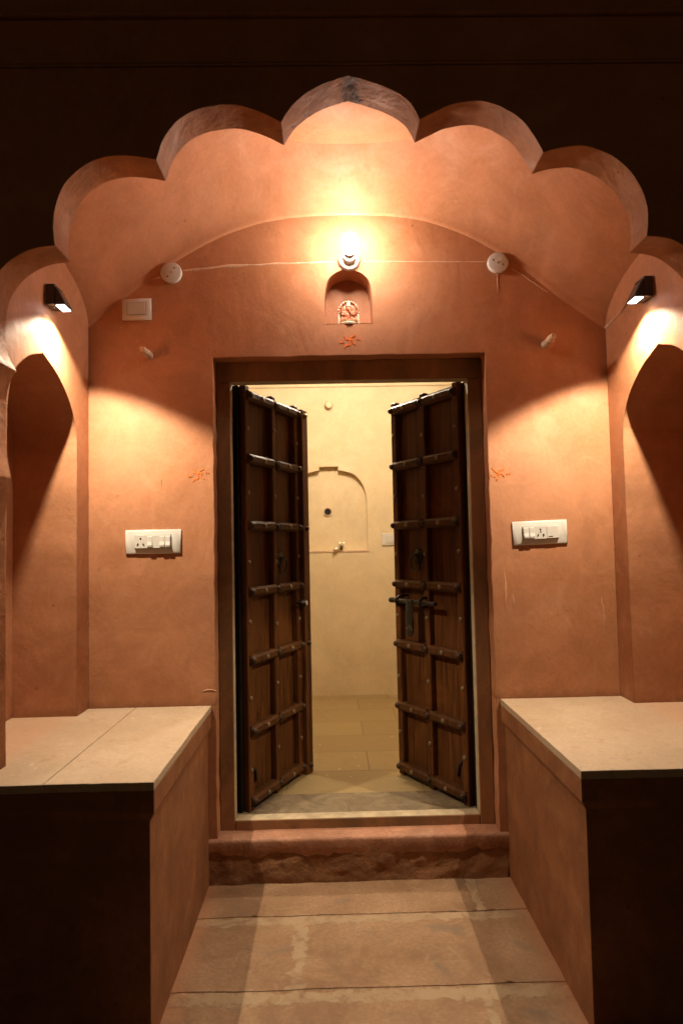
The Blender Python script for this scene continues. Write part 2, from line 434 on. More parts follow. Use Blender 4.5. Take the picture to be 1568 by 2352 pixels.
def paint(strokes, cx, cz, s, parent, y=-.0012):
    b = bmesh.new()
    for si, st in enumerate(strokes):
        yy = y-.00012*si
        P = spline([(cx+(a-735)*s, cz-(c-1885)*s) for a, c in st], 5)
        L, Rr = [], []
        for i, p in enumerate(P):
            q = Vector(P[min(i+1, len(P)-1)])-Vector(P[max(i-1, 0)]); q.normalize()
            wd = (14.5+random.uniform(-3.5, 3.5))*s*(1 if 0 < i < len(P)-1 else .6)
            L.append(b.verts.new((p[0]-q.y*wd, yy, p[1]+q.x*wd))); Rr.append(b.verts.new((p[0]+q.y*wd, yy, p[1]-q.x*wd)))
        for i in range(len(P)-1): b.faces.new((L[i], L[i+1], Rr[i+1], Rr[i]))
    r = bmesh.ops.extrude_face_region(b, geom=b.faces[:])
    for v in [g for g in r['geom'] if isinstance(g, bmesh.types.BMVert)]: v.co.y += .0007
    return b
SW = [[(622, 1788), (645, 1845), (668, 1868), (700, 1880)], [(668, 1868), (735, 1885), (795, 1876), (802, 1945), (858, 1992)],
      [(850, 1790), (775, 1822), (738, 1870), (734, 1930), (732, 1985), (665, 1992), (622, 2045)],
      [(572, 1900), (580, 1945)], [(598, 1915), (608, 1950)], [(886, 1845), (884, 1890)], [(928, 1850), (945, 1885)], [(545, 1925), (552, 1950)]]
SR = [[(600, 1760), (650, 1830), (735, 1900)], [(850, 1800), (775, 1822), (738, 1870), (745, 1960), (705, 2000)], [(640, 1960), (720, 1900), (800, 1895), (850, 1960)],
      [(590, 1900), (596, 1945)], [(905, 1880), (908, 1915)], [(955, 1875), (960, 1910)], [(690, 1990), (705, 2030)]]
k = .0000435*5.55
for st, cx, cz, q in ((SW, .004, 2.133, k*.82), (SW, -.612, 1.600, k*.82), (SR, .592, 1.579, k*.82)):
    o = link('painted_symbol', paint(st, cx, cz, q, T), VERM, T)
    o['label'] = 'hand painted orange swastika mark with dots'

def scar(pts, w0, jit, name='plaster_seam', parent=T, nrm=(0, -1, 0), hgt=.0022, mat=None):
    """thin raised irregular ridge of pale plaster along a polyline of 3-D points"""
    P = []
    for a, b in zip(pts, pts[1:]):
        a, b = Vector(a), Vector(b); n = max(2, int((b-a).length/.012))
        P += [a.lerp(b, i/n) for i in range(n)]
    P.append(Vector(pts[-1])); nn = Vector(nrm); b = bmesh.new(); rows = []
    for i, p in enumerate(P):
        t = (P[min(i+1, len(P)-1)]-P[max(i-1, 0)]).normalized(); s = nn.cross(t)
        f = i/(len(P)-1); ww = w0(f)*(1+.5*noise.noise((f*14, w0(.5)*999, 2))) if callable(w0) else w0
        c = p + s*noise.noise((f*9, 3, 1))*jit
        rows.append([b.verts.new(c+s*ww*q+nn*h) for q, h in ((-1, -.001), (-.55, hgt*.8), (0, hgt), (.55, hgt*.7), (1, -.001))])
    for A, B in zip(rows, rows[1:]):
        for i in range(4): b.faces.new((A[i], A[i+1], B[i+1], B[i]))
    return link(name, b, mat or SCAR, parent, smooth=True)
scar([(-.664, 0, 2.428), (-.50, 0, 2.444), (-.30, 0, 2.452), (-.05, 0, 2.457)], lambda f: .0035+.0035*math.sin(math.pi*min(1, f*1.6+.1)), .003)
scar([(.06, 0, 2.458), (.30, 0, 2.453), (.566, 0, 2.449)], lambda f: .0022, .0015)
scar([(.611, 0, 2.397), (.612, 0, 2.36), (.613, 0, 2.322)], lambda f: .0012*(1-f*.7), .001)
scar([(.672, 0, 2.418), (.72, 0, 2.388), (.815, 0, 2.318)], lambda f: .0025*(1-f*.6), .003)
scar([(-.758, 0, 2.402), (-.775, 0, 2.398), (-.790, 0, 2.392)], lambda f: .004*(1.1-f), .001)

scar([(-.757, 0, 1.578), (-.758, 0, 1.556)], lambda f: .003, .001, 'scuff', T, hgt=.0008, mat=GREY)
scar([(-.60, 0, .742), (-.57, 0, .748), (-.55, 0, .741)], lambda f: .003, .003, 'scuff', T, mat=SCUFF)
scar([(.600, 0, 1.20), (.604, 0, 1.12), (.601, 0, 1.03)], lambda f: .006*math.sin(math.pi*f)+.001, .004, 'scuff', T, hgt=.001, mat=SCUFF)
scar([(.63, 0, 1.10), (.634, 0, 1.04)], lambda f: .004*math.sin(math.pi*f)+.001, .004, 'scuff', T, hgt=.001, mat=SCUFF)
scar([(.985, 0, 1.08), (.995, 0, 1.00), (.99, 0, .93)], lambda f: .007*math.sin(math.pi*f)+.001, .006, 'scuff', T, hgt=.001, mat=SCUFF)

# ------------------------------------------------------------------ porch side walls with deep pointed niches
half_far = [(-.123, 1.70), (-.128, 1.74), (-.150, 1.795), (-.205, 1.862), (-.30, 1.925), (-.425, 1.972)]
half_near = [(-.425, 1.972), (-.53, 1.932), (-.62, 1.868), (-.66, 1.80), (-.674, 1.74), (-.675, 1.70)]
nich = [(-.675, .684), (-.123, .684)] + spline(half_far, 5)[:-1] + spline(half_near, 5)
nich = [nich[0], nich[1]]+dense([nich[1]]+nich[2:]+[nich[0]], .03, 0, closed=False)[1:-1]
nich = nich[:2]+[(y+.0025*noise.noise((y*8, z*8, 3)), z+.0025*noise.noise((y*8, z*8, 6))) for y, z in nich[2:]]
for s, lab in ((-1, 'orange porch side wall with pointed niche, next to the blank white plate'),
               (1, 'orange porch side wall with pointed niche and a pale patch at its corner')):
    S = thing('side_wall', lab, 'wall')
    f3 = lambda y, z, d, s=s: (s*(SX+d), y, z)
    out = [(-.688, .684)] + [(-.675, .684)] + list(reversed(nich[2:])) + [(-.123, .684), (-.002, .684), (-.002, 2.84), (-.688, 2.84)]
    bm = bmesh.new(); plate(bm, out, [], f3, 0., .60, back=False)
    # keep only the visible plane and its outer returns
    bm.faces.ensure_lookup_table()
    link('wall_surface', bm, ORANGE, S)
    bm = bmesh.new()
    A = [bm.verts.new(f3(y, z, .001)) for y, z in nich]; B = [bm.verts.new(f3(y, z, .24)) for y, z in nich]
    bm.faces.new(B)
    link('niche_back', bm, ORANGE, S)
    for vv in []: pass
    if s > 0:
        scar([(SX-.001, -.012, 2.165), (SX-.001, -.05, 2.168), (SX-.001, -.16, 2.178), (SX-.001, -.21, 2.19)], lambda f: .008*(1.05-f), .003, 'plaster_patch', S, (-1, 0, 0), .007)

# ------------------------------------------------------------------ vault
CR = [(-1.10, 2.165), (-1.035, 2.206), (-.913, 2.306), (-.754, 2.422), (-.631, 2.503), (-.471, 2.583), (-.275, 2.634), (0, 2.650),
      (.277, 2.630), (.454, 2.573), (.577, 2.508), (.718, 2.416), (.874, 2.286), (1.03, 2.172), (1.10, 2.125)]
CRS = spline(CR, 8)
def crease(x):
    for (a, za), (b, zb) in zip(CRS, CRS[1:]):
        if a <= x <= b: return za+(zb-za)*(x-a)/max(1e-9, b-a)
    return CRS[0][1] if x < 0 else CRS[-1][1]
def vf(a, b, top=0.):
    x = -1.08+2.16*a; t = 1-math.cos(b*math.pi/2)           # fine steps near the wall
    y = .004-.70*t
    q = min(1, max(0, -y)/.42)
    rise = (.17+.10*math.exp(-(x/.65)**2))*max(0, 1-(1-q)**2)**(.5+.32*math.exp(-(x/.55)**2))
    z = crease(x)+rise+noise.noise((x*3, y*3, 5))*.004
    return (x, y, z+top)
T = thing('vault', 'curved orange plaster vault behind the cusped arch', 'vault')
bm = bmesh.new(); grid(bm, 96, 30, lambda a, b: vf(a, b)); grid(bm, 24, 8, lambda a, b: vf(a, b, .06))
link('vault_surface', bm, ORANGE, T, smooth=True)

# ------------------------------------------------------------------ facade with multi-lobed arch
LL = [(-.011, 2.657), (-.049, 2.646), (-.095, 2.629), (-.136, 2.606), (-.17, 2.576), (-.194, 2.545), (-.209, 2.521)], \
     [(-.209, 2.521), (-.263, 2.550), (-.319, 2.571), (-.36, 2.576), (-.408, 2.571), (-.461, 2.555), (-.501, 2.53), (-.531, 2.496), (-.551, 2.46), (-.566, 2.414)], \
     [(-.566, 2.414), (-.607, 2.422), (-.659, 2.427), (-.705, 2.424), (-.751, 2.41), (-.79, 2.384), (-.823, 2.348), (-.843, 2.307), (-.855, 2.267), (-.859, 2.22), (-.854, 2.167)], \
     [(-.854, 2.167), (-.907, 2.159), (-.946, 2.144), (-.985, 2.118), (-1.015, 2.083), (-1.035, 2.043), (-1.044, 1.99), (-1.044, 1.938), (-1.036, 1.885), (-1.01, 1.837)], \
     [(-1.01, 1.837), (-1.026, 1.812), (-1.038, 1.77), (-1.043, 1.72), (-1.043, 1.65), (-1.040, 1.60), (-1.034, 1.56), (-1.026, 1.519)], \
     [(-1.026, 1.519), (-1.032, 1.469), (-1.040, 1.43), (-1.044, 1.38), (-1.044, 1.30), (-1.042, 1.2), (-1.040, 1.147)]
RR = [(-.011, 2.657), (.023, 2.649), (.07, 2.634), (.116, 2.614), (.155, 2.586), (.177, 2.557), (.190, 2.525)], \
     [(.190, 2.525), (.235, 2.547), (.275, 2.566), (.322, 2.576), (.369, 2.578), (.409, 2.569), (.449, 2.55), (.488, 2.52), (.514, 2.484), (.532, 2.453), (.546, 2.423)], \
     [(.546, 2.423), (.585, 2.435), (.633, 2.442), (.673, 2.44), (.713, 2.428), (.759, 2.403), (.797, 2.363), (.825, 2.315), (.841, 2.265), (.844, 2.22), (.838, 2.173)], \
     [(.838, 2.173), (.889, 2.167), (.929, 2.151), (.963, 2.125), (.998, 2.088), (1.02, 2.045), (1.035, 1.99), (1.036, 1.938), (1.028, 1.885), (1.005, 1.837)], \
     [(1.005, 1.837), (1.026, 1.812), (1.038, 1.77), (1.043, 1.72), (1.043, 1.65), (1.040, 1.60), (1.034, 1.56), (1.026, 1.519)], \
     [(1.026, 1.519), (1.032, 1.469), (1.040, 1.43), (1.044, 1.38), (1.044, 1.30), (1.042, 1.2), (1.040, 1.147)]
def run(lobes):
    o = []
    for lb in lobes: o += spline(lb, 8)[:-1]
    return o + [lobes[-1][-1]]
left = run(LL); right = run(RR)
arch = [(1.036, .686)] + right[::-1] + left[1:] + [(-1.036, .686)]       # right foot, over the top, left foot
arch = dense(arch, .009, 0, closed=False)
arch = [(x+.0022*noise.noise((x*7, z*7, 1))+.0011*noise.noise((x*31, z*31, 4)), z+.0022*noise.noise((x*7, z*7, 9))+.0012*noise.noise((x*31, z*31, 7))) if .70 < z else (x, z) for x, z in arch]
ol = [(1.72, -.2), (1.72, .686)] + arch + [(-1.72, .686), (-1.72, -.2), (-5, -.2), (-5, 5), (5, 5), (5, -.2)]
T = thing('facade', 'dark unlit outer facade with a large cusped arch opening', 'facade')
bm = bmesh.new(); plate(bm, ol, [], xz, YF, YB)
# the arch reveal itself is a separate part: remove those side faces here
aset = [Vector((x, z)) for x, z in arch]
kill = []
for f in bm.faces:
    ys = [v.co.y for v in f.verts]
    if max(ys)-min(ys) > .05:
        c = f.calc_center_median()
        if abs(c.x) < 1.08 and c.z > .69: kill.append(f)
bmesh.ops.delete(bm, geom=kill, context='FACES')
link('facade_surface', bm, ORANGE, T)
bm = bmesh.new(); nd = 10; rows = []
AP = arch
for i, (x, z) in enumerate(AP):
    row = []
    for j in range(nd+1):
        y = YF+(YB-YF)*j/nd; e = math.sin(math.pi*j/nd)**.5 if 0 < j < nd else 0
        top = math.exp(-((x+.011)/.03)**2)*(z > 2.6)
        d = e*(noise.noise((x*14, y*14, z*14))*.0022+top*.006*noise.noise((x*130, y*60, z*60)))
        row.append(bm.verts.new((x, y, z+d)))
    rows.append(row)
for A, B in zip(rows, rows[1:]):
    for j in range(nd): bm.faces.new((A[j], A[j+1], B[j+1], B[j]))
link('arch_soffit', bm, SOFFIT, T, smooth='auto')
for z0, z1, pr in ((2.688, 2.697, .006), (2.697, 2.832, .003), (2.832, 2.846, .016), (3.1, 3.16, .05)):
    bm = bmesh.new(); box(bm, -4.98, 4.98, YF-pr, YF-.0005, z0, z1-.0005, .003)
    link('moulding', bm, ORANGE, T)

bm = bmesh.new(); box(bm, -1.9, 1.9, YB+.002, 2.6, 2.842, 2.98)
tag(link('roof', bm, ORANGE), 'flat roof slab over the porch and the room', 'roof')

# ------------------------------------------------------------------ benches
for s, lab in ((-1, 'stone topped plaster bench with a long joint line between its top slabs'),
               (1, 'stone topped plaster bench with white scratches on its top')):
    S = thing('bench', lab, 'bench', (s*.9, -.45, 0))
    def X(a): return s*a-s*.9
    def bx(b, a0, a1, y0, y1, z0, z1, bev=0):
        xa, xb = sorted((X(a0), X(a1))); box(b, xa, xb, y0+.45, y1+.45, z0, z1, bev)
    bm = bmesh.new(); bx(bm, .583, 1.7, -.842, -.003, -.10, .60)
    link('bench_body', bm, BENCHDARK, S)
    bm = bmesh.new()     # projecting band under the slabs, chamfered below
    pr = [(.569, .662), (.569, .602), (.583, .578), (1.7, .578), (1.7, .662)]
    for y0, y1 in ((-.853, -.003),):
        A = [bm.verts.new((X(a), y0+.45+(.012 if z < .59 else 0), z)) for a, z in pr]; B = [bm.verts.new((X(a), y1+.45, z)) for a, z in pr]
        for i in range(5): bm.faces.new((A[i], A[(i+1) % 5], B[(i+1) % 5], B[i]))
        bm.faces.new(A); bm.faces.new(B)
    link('bench_band', bm, BENCHDARK, S)
    cuts = [.567, .861, 1.40] if s < 0 else [.567, 1.40]
    for a0, a1 in zip(cuts, cuts[1:]):
        bm = bmesh.new(); bx(bm, a0+.0012, a1-.0012, -.856, -.0035, .663, .685)
        for _ in range(4): bmesh.ops.subdivide_edges(bm, edges=[e for e in bm.edges if e.calc_length() > .03], cuts=1, use_grid_fill=True)
        for v in bm.verts:
            q = v.co*1.0; e = .0022*noise.noise((q.x*6, q.y*6, a0))+.0014*noise.noise((q.x*28, q.y*28, a0*3)); edge = abs(q.y+.406) < .004 or abs(q.x*s-(a0-.9)) < .004
            v.co.z += .0012*noise.noise((q.x*5, q.y*5, 2))+(-.0012*max(0, noise.noise((q.x*20, q.y*20, 5))) if edge else 0)
            if edge and abs(q.y+.406) < .004: v.co.y += abs(e)*1.4
            if edge and a0 < .6: v.co.x += s*abs(e)
        link('top_slab', bm, PALE, S, smooth='auto')
# niche floors sit on the same slabs

# ------------------------------------------------------------------ door step
T = thing('door_step', 'crumbling plastered step below the wooden door', 'step')
bm = bmesh.new()
def stf(a, b):
    x = -.584+1.168*a; z = -.02+.188*b
    e = noise.fractal((x*9, 3, z*14), 1.0, 2.0, 5)
    hole = max(0, noise.noise((x*6+2.3, 7, z*9)))*max(0, 1-abs(x-.15)/.5)
    y = -.006+.005*e+.010*noise.noise((x*3.1, 4, z*6))+.022*hole*(1-b*.3)
    if a in (0, 1): y = -.004
    return (x, y, z)
grid(bm, 150, 30, stf)
link('step_core', bm, ROUGH, T, smooth=True)
bm = bmesh.new(); n = 150; top = []; cols = []
for i in range(n+1):
    x = -.586+1.172*i/n; f = noise.fractal((x*7, 1, 4), 1., 2., 4)
    low = .108+.026*noise.noise((x*5, 2, 9))+.016*noise.noise((x*17, 2, 9))+.008*noise.noise((x*45, 1, 2))+.02*max(0, abs(x)-.4)*2
    yf = -.015+.003*noise.noise((x*11, 5, 5))
    zt = .172+.003*noise.noise((x*8, 8, 1))
    cols.append([bm.verts.new(p) for p in ((x, .072, zt+.002), (x, .02, zt+.001), (x, yf+.010, zt), (x, yf+.002, zt-.004), (x, yf, zt-.012),
                 (x, yf+.002+.002*f, .145), (x, yf+.003+.002*f, low+.006), (x, yf+.006, low), (x, .010, low+.004))])
for A, B in zip(cols, cols[1:]):
    for j in range(8): bm.faces.new((A[j], A[j+1], B[j+1], B[j]))
link('plaster_cap', bm, plaster('step_plaster', (.32, .140, .075), (.40, .195, .115), (.46, .265, .175), bev=0, bs=.8, speck=False), T, smooth=True)

# ------------------------------------------------------------------ stone door frame
T = thing('door_frame', 'weathered brown stone frame around the doorway', 'door frame')
def fpart(name, x0, x1, z0, z1):
    b = bmesh.new(); box(b, x0, x1, .07, .134, z0, z1, .003, 1)
    bmesh.ops.recalc_face_normals(b, faces=b.faces)
    for f in b.faces: f.material_index = 0 if f.normal.y < -.3 else 1
    return link(name, b, [FRAME, REBATELIT], T)
REBATELIT = simple('lit_rebate_stone', (.42, .33, .21), .65, .3, nz=.2, sc=18, bev=.003)  # unpainted inner faces, with the room's light put into their colour
fpart('jamb', -.5505, -.4915, .172, 1.986); fpart('jamb', .491, .5505, .172, 1.986)
fpart('lintel', -.5505, .5505, 1.9865, 2.0715); fpart('sill', -.4912, .4907, .168, .2125)
bm = bmesh.new(); box(bm, -.62, .62, .1345, .3715, .05, .203, .004)
tag(link('threshold_slab', bm, GREY), 'grey stone threshold slab just inside the door frame', 'threshold')

# ------------------------------------------------------------------ door leaves
RZ = [1.958, 1.683, 1.395, 1.112, .825, .530, .242]
def leaf(s, loc, rz, lab):
    T = thing('door_leaf', lab, 'door', loc, rz, 'open leaves of the studded wooden door')
    def bx(b, u0, u1, y0, y1, z0, z1, bev=.002):
        a, c = sorted((s*u0, s*u1)); box(b, a, c, y0, y1, z0, z1, bev, 1)
    bm = bmesh.new()
    for u0, u1 in ((.015, .098), (.099, .182), (.183, .272), (.273, .352), (.353, .437), (.438, .524)):
        bx(bm, u0, u1, .0, .022, .204, 1.996, .0012)
    link('panel', bm, WOOD, T)
    for u0, u1 in ((.014, .052), (.255, .290), (.486, .526)):
        bm = bmesh.new(); bx(bm, u0, u1, -.030, -.0005, .200, 2.0, .004); link('stile', bm, WOOD, T)
    for i, z in enumerate(RZ):
        bm = bmesh.new()
        hh = .0205
        for u0, u1 in ((.026, .262), (.284, .514)):
            pr = [(-.0295, -hh), (-.036, -hh), (-.046, -hh*.5), (-.046, hh*.5), (-.036, hh), (-.0295, hh)]
            ends = []
            for u, k in ((u0, 1), (u0+.012, 0), (u1-.012, 0), (u1, 1)):
                ends.append([bm.verts.new((s*u, y+(.012 if k and y < -.04 else 0), z+q+random.uniform(-.0006, .0006))) for y, q in pr])
            for A, B in zip(ends, ends[1:]):
                for j in range(6): bm.faces.new((A[j], A[(j+1) % 6], B[(j+1) % 6], B[j]))
            bm.faces.new(ends[0]); bm.faces.new(ends[-1])
            # solid backing down to the panel between the stiles
            ua, ub = (.0525, .2545) if u0 < .2 else (.2905, .4855)
            bx(bm, ua, ub, -.029, -.0004, z-hh+.001, z+hh-.001, .001)
        link('rail', bm, RAILW, T)
        for u in (.038, .273, .505):
            bm = bmesh.new(); lathe(bm, [(.0145, 0), (.0145, .006), (.0115, .012), (.006, .0165), (0, .0175)], (s*u, -.036 if u == .273 else -.040, z), (0, -1, 0), 14)
            link('boss', bm, BOSS if i else IRON, T, smooth='auto')
        for u in (.150, .395):
            bm = bmesh.new(); lathe(bm, [(.0105, 0), (.0095, .004), (.005, .006), (0, .0065)], (s*(u+random.uniform(-.006, .006)), -.046, z), (0, -1, 0), 12)
            link('nail', bm, BRASS, T, smooth='auto')
        if i < 6:
            zm = (z+RZ[i+1])/2
            for u in (.034, .273, .507):
                bm = bmesh.new(); lathe(bm, [(.0095, 0), (.0085, .004), (.004, .006), (0, .0065)], (s*u, -.030, zm+random.uniform(-.02, .02)), (0, -1, 0), 12)
                link('nail', bm, BRASS, T, smooth='auto')
    bm = bmesh.new(); bx(bm, -.006, .0132, -.006, .050, .203, 1.997, .006)  # dark strip added in place of the shaded gap between leaf and frame
    link('hinge_gap_shade', bm, GAPSHADE, T)
    # ring handle
    c = Vector((s*.366, 0, 1.245))
    bm = bmesh.new()
    pts = 10; ring = []
    lathe(bm, [(.030, 0), (.030, .003), (.024, .005), (.012, .009), (.009, .014), (0, .016)], c+Vector((0, -.0005, 0)), (0, -1, 0), 20)
    for i in range(pts):
        a = 2*math.pi*i/pts; lathe(bm, [(.009, 0), (.008, .0035), (0, .0045)], c+Vector((.031*math.cos(a), -.0005, .031*math.sin(a))), (0, -1, 0), 8)
    ro = link('ring_handle', bm, IRON, T, smooth='auto')
    bm = bmesh.new()
    tube(bm, [c+Vector((.034*math.sin(a), -.020-.006*math.cos(a), -.034+.034*math.cos(a))) for a in [2*math.pi*i/28 for i in range(28)]], .0042, 8, True)
    link('ring', bm, IRON, ro, smooth=True)
    bm = bmesh.new(); tube(bm, [c+Vector((-.006, 0, .004)), c+Vector((-.006, -.022, .006)), c+Vector((0, -.028, .006)), c+Vector((.006, -.022, .006)), c+Vector((.006, 0, .004))], .003, 8)
    link('staple', bm, IRON, ro, smooth=True)
    # hinge strap ends near bottom and top
    bm = bmesh.new(); tube(bm, [(s*.07, -.004, .38), (s*.105, -.006, .345), (s*.108, -.006, .30)], .006, 8)
    link('iron_hook', bm, IRON, T, smooth=True)
    return T
L = leaf(1, (-.477, .17, 0), math.atan2(.47, .203), 'studded wooden door leaf with a thick nailed edge batten')
Rl = leaf(-1, (.499, .17, 0), -math.atan2(.45, .247), 'studded wooden door leaf carrying the long iron bolt')
bm = bmesh.new(); box(bm, .527, .592, -.052, .022, .196, 1.985, .005, 2)
o = link('edge_batten', bm, WOOD, L)
for z in (1.955, 1.39, .825, .235):
    bm = bmesh.new(); lathe(bm, [(.012, 0), (.012, .006), (.008, .012), (0, .015)], (.560, -.052, z), (0, -1, 0), 14)
    link('nail', bm, BRASS if z > 1.9 else BOSS, L, smooth='auto')
bm = bmesh.new(); tube(bm, [(.505, -.03, 1.028), (.505, -.070, 1.028)], .014, 14); tube(bm, [(.475, -.03, 1.028), (.475, -.06, 1.03), (.492, -.066, 1.03)], .006, 8)
o = link('bolt_keeper', bm, IRON, L, smooth='auto')
bm = bmesh.new(); lathe(bm, [(.0105, 0), (.0105, .003), (0, .0035)], (.505, -.070, 1.028), (0, -1, 0), 14); link('keeper_glint', bm, WHITE, o)  # white disc painted in for the bright spot at the keeper's end
# bolt on the other leaf
bm = bmesh.new(); tube(bm, [(-.520, -.060, 1.034), (-.165, -.060, 1.036)], .0105, 14)
for u in (.518, .30): tube(bm, [(-u, -.060, 1.035), (-u+.02, -.060, 1.035)], .0135, 12)
bo = link('bolt', bm, IRON, Rl, smooth='auto')
for u in (.455, .27):
    bm = bmesh.new(); tube(bm, [(-u, 0, 1.058), (-u, -.054, 1.056), (-u, -.073, 1.045), (-u, -.075, 1.032), (-u, -.068, 1.020), (-u, -.055, 1.014), (-u, 0, 1.012)], .006, 8)
    link('bolt_staple', bm, IRON, bo, smooth=True)
bm = bmesh.new(); box(bm, -.375, -.320, -.076, -.070, .905, 1.045, .004); lathe(bm, [(.0275, 0), (.0275, .006), (0, .0065)], (-.3475, -.070, .905), (0, -1, 0), 18)
link('hasp', bm, IRON, bo, smooth='auto')
bm = bmesh.new(); box(bm, -.455, -.415, -.010, -.0005, .905, .945, .003); lathe(bm, [(.012, 0), (.010, .010), (0, .012)], (-.435, -.010, .925), (0, -1, 0), 14)
link('hasp_plate', bm, IRON, bo, smooth='auto')

# ------------------------------------------------------------------ room beyond the door
RY = 2.35
T = thing('room_wall', 'pale yellow plastered far wall of the room behind the open door', 'wall')
kn = [(-.375, 1.27), (.188, 1.27)] + spline([(.188, 1.27), (.188, 1.60), (.180, 1.70), (.150, 1.78), (.100, 1.836), (.045, 1.860), (-.022, 1.875)], 5)[1:] + \
     [(-.022, 1.903), (-.165, 1.900), (-.165, 1.875)] + spline([(-.165, 1.875), (-.232, 1.860), (-.287, 1.836), (-.337, 1.78), (-.367, 1.70), (-.375, 1.60), (-.375, 1.27)], 5)[1:-1]
bm = bmesh.new(); plate(bm, [(-1.7, .05), (1.7, .05), (1.7, 2.83), (-1.7, 2.83)], [kn], xz, RY, RY+.25, open_holes=False, back=True)
link('wall_surface', bm, YELLOW, T)
bm = bmesh.new(); recess(bm, kn, xz, RY-.001, RY+.055); link('niche', bm, YELLOW, T)
bm = bmesh.new(); box(bm, -1.68, 1.68, RY-.018, RY-.0005, 2.505, 2.53, .004); link('cornice', bm, YELLOW, T)
bm = bmesh.new(); box(bm, -.37, .20, RY-.006, RY+.02, 1.256, 1.2715, .003); link('niche_sill', bm, SCAR, T)
for s in (-1, 1):
    bm = bmesh.new(); a, b = sorted((s*1.6, s*1.75)); box(bm, a, b, .1355, RY-.0005, .05, 2.83)
    tag(link('partition_wall', bm, YELLOW), 'yellow side wall of the room, hinge side of the %s leaf' % ('battened' if s < 0 else 'bolted'), 'wall')
T = thing('inner_reveal', 'thick yellow masonry reveal around the inside of the doorway', 'reveal')
for a, b, c, d in ((-1.598, -.535, .05, 2.2), (.535, 1.598, .05, 2.2), (-1.598, 1.598, 2.2005, 2.83)):
    bm = bmesh.new(); box(bm, a, b, .1352, .56, c, d, .004); link('reveal_pier' if d < 2.5 else 'reveal_head', bm, YELLOW, T)
bm = bmesh.new(); box(bm, -1.599, 1.599, .5605, RY-.0005, 2.72, 2.84)
tag(link('ceiling', bm, YELLOW), None, None, kind='structure')

T = thing('wall_hole', 'dark round pipe hole with a pale rim in the yellow niche', 'pipe hole', (-.106, RY+.053, 1.563))
bm = bmesh.new(); lathe(bm, [(.031, .0), (.031, .012), (.026, .012), (.026, .002)], (0, 0, 0), (0, -1, 0), 24); link('rim', bm, SCAR, T)
bm = bmesh.new(); lathe(bm, [(.0265, .004), (0, .004)], (0, 0, 0), (0, -1, 0), 24); link('opening', bm, DARK, T)
T = thing('pipe_cap', 'round whitish pipe cap high on the yellow wall', 'pipe cap', (-.083, RY-.001, 2.362))
bm = bmesh.new(); lathe(bm, [(.037, 0), (.037, .006), (.030, .008)], (0, 0, 0), (0, -1, 0), 24); link('rim', bm, SCAR, T)
bm = bmesh.new(); lathe(bm, [(.026, .0), (.026, .05), (.022, .055), (0, .056)], (0, 0, 0), (0, -1, 0), 24); link('cap', bm, YELLOW, T, smooth='auto')
T = thing('tap', 'chrome water tap at the bottom of the yellow niche', 'tap', (-.012, RY+.054, 1.292))
bm = bmesh.new(); lathe(bm, [(.026, 0), (.026, .004), (.014, .012), (.014, .05), (.017, .05), (.017, .075), (0, .078)], (0, 0, 0), (0, -1, 0), 20); link('body', bm, CHROME, T, smooth='auto')
bm = bmesh.new(); tube(bm, [(0, -.055, 0), (-.02, -.075, -.004), (-.045, -.085, -.012), (-.058, -.086, -.026)], [.012, .011, .010, .010], 12); link('spout', bm, CHROME, T, smooth=True)
bm = bmesh.new(); tube(bm, [(0, -.06, .012), (.002, -.06, .03)], .006, 8); box(bm, -.018, .022, -.068, -.052, .028, .036, .003); link('handle', bm, CHROME, T)
T = thing('switch_plate', 'white switch plate on the yellow wall, partly behind the bolted leaf', 'switch', (.375, RY-.001, 1.345))
bm = bmesh.new(); box(bm, -.08, .08, -.010, 0, -.044, .044, .003); link('plate', bm, WHITE, T)
bm = bmesh.new(); box(bm, -.052, .052, -.015, -.0095, -.027, .027, .002); link('rocker', bm, WHITE2, T)

# ------------------------------------------------------------------ porch wall fittings
def faceplate(T, hw, hh, d=.012, iw=0, ih=0, di=.02):
    """bevelled wall plate with a raised inner frame"""
    b = bmesh.new(); ps = [(hw, hh, 0), (hw, hh, d*.55), (hw-.003, hh-.003, d*.8), (iw+.016, ih+.010, d), (iw+.003, ih+.003, di)]
    rows = [[b.verts.new((sx*x, -y, sz*z)) for sx, sz in ((-1, -1), (1, -1), (1, 1), (-1, 1))] for x, z, y in ps]
    for A, B in zip(rows, rows[1:]):
        for j in range(4): b.faces.new((A[j], A[(j+1) % 4], B[(j+1) % 4], B[j]))
    b.faces.new(rows[-1]); b.faces.new(rows[0][::-1]); return link('plate', b, WHITE, T, smooth=True)
def rocker(T, x, w, h, y):
    b = bmesh.new()   # tilted rocker: upper half pressed in, lower lip sticks out
    pr = [(-y, h), (-y-.001, h-.001), (-y-.002, 0), (-y-.0055, -h+.007), (-y-.0045, -h), (-y, -h)]
    A = [b.verts.new((x-w, q, z)) for q, z in pr]; B = [b.verts.new((x+w, q, z)) for q, z in pr]
    for i in range(6): b.faces.new((A[i], A[(i+1) % 6], B[(i+1) % 6], B[i]))
    b.faces.new(A); b.faces.new(B); link('rocker', b, WHITE2, T)
def socket(T, x, y, five=False):
    for dx, dz, r in ((0, .0125, .0036),) + (((0, .003, .0026),) if five else ()) :
        b = bmesh.new(); lathe(b, [(r, 0), (r, .0009), (0, .0009)], (x+dx, -y, dz), (0, -1, 0), 14); link('pin_hole', b, DARK, T)
    for sx in (-1, 1):
        b = bmesh.new(); tube(b, [(x+sx*.0095, -y-.0004, -.006), (x+sx*.0125, -y-.0004, -.0125)], .0026, 8); link('pin_hole', b, DARK, T)
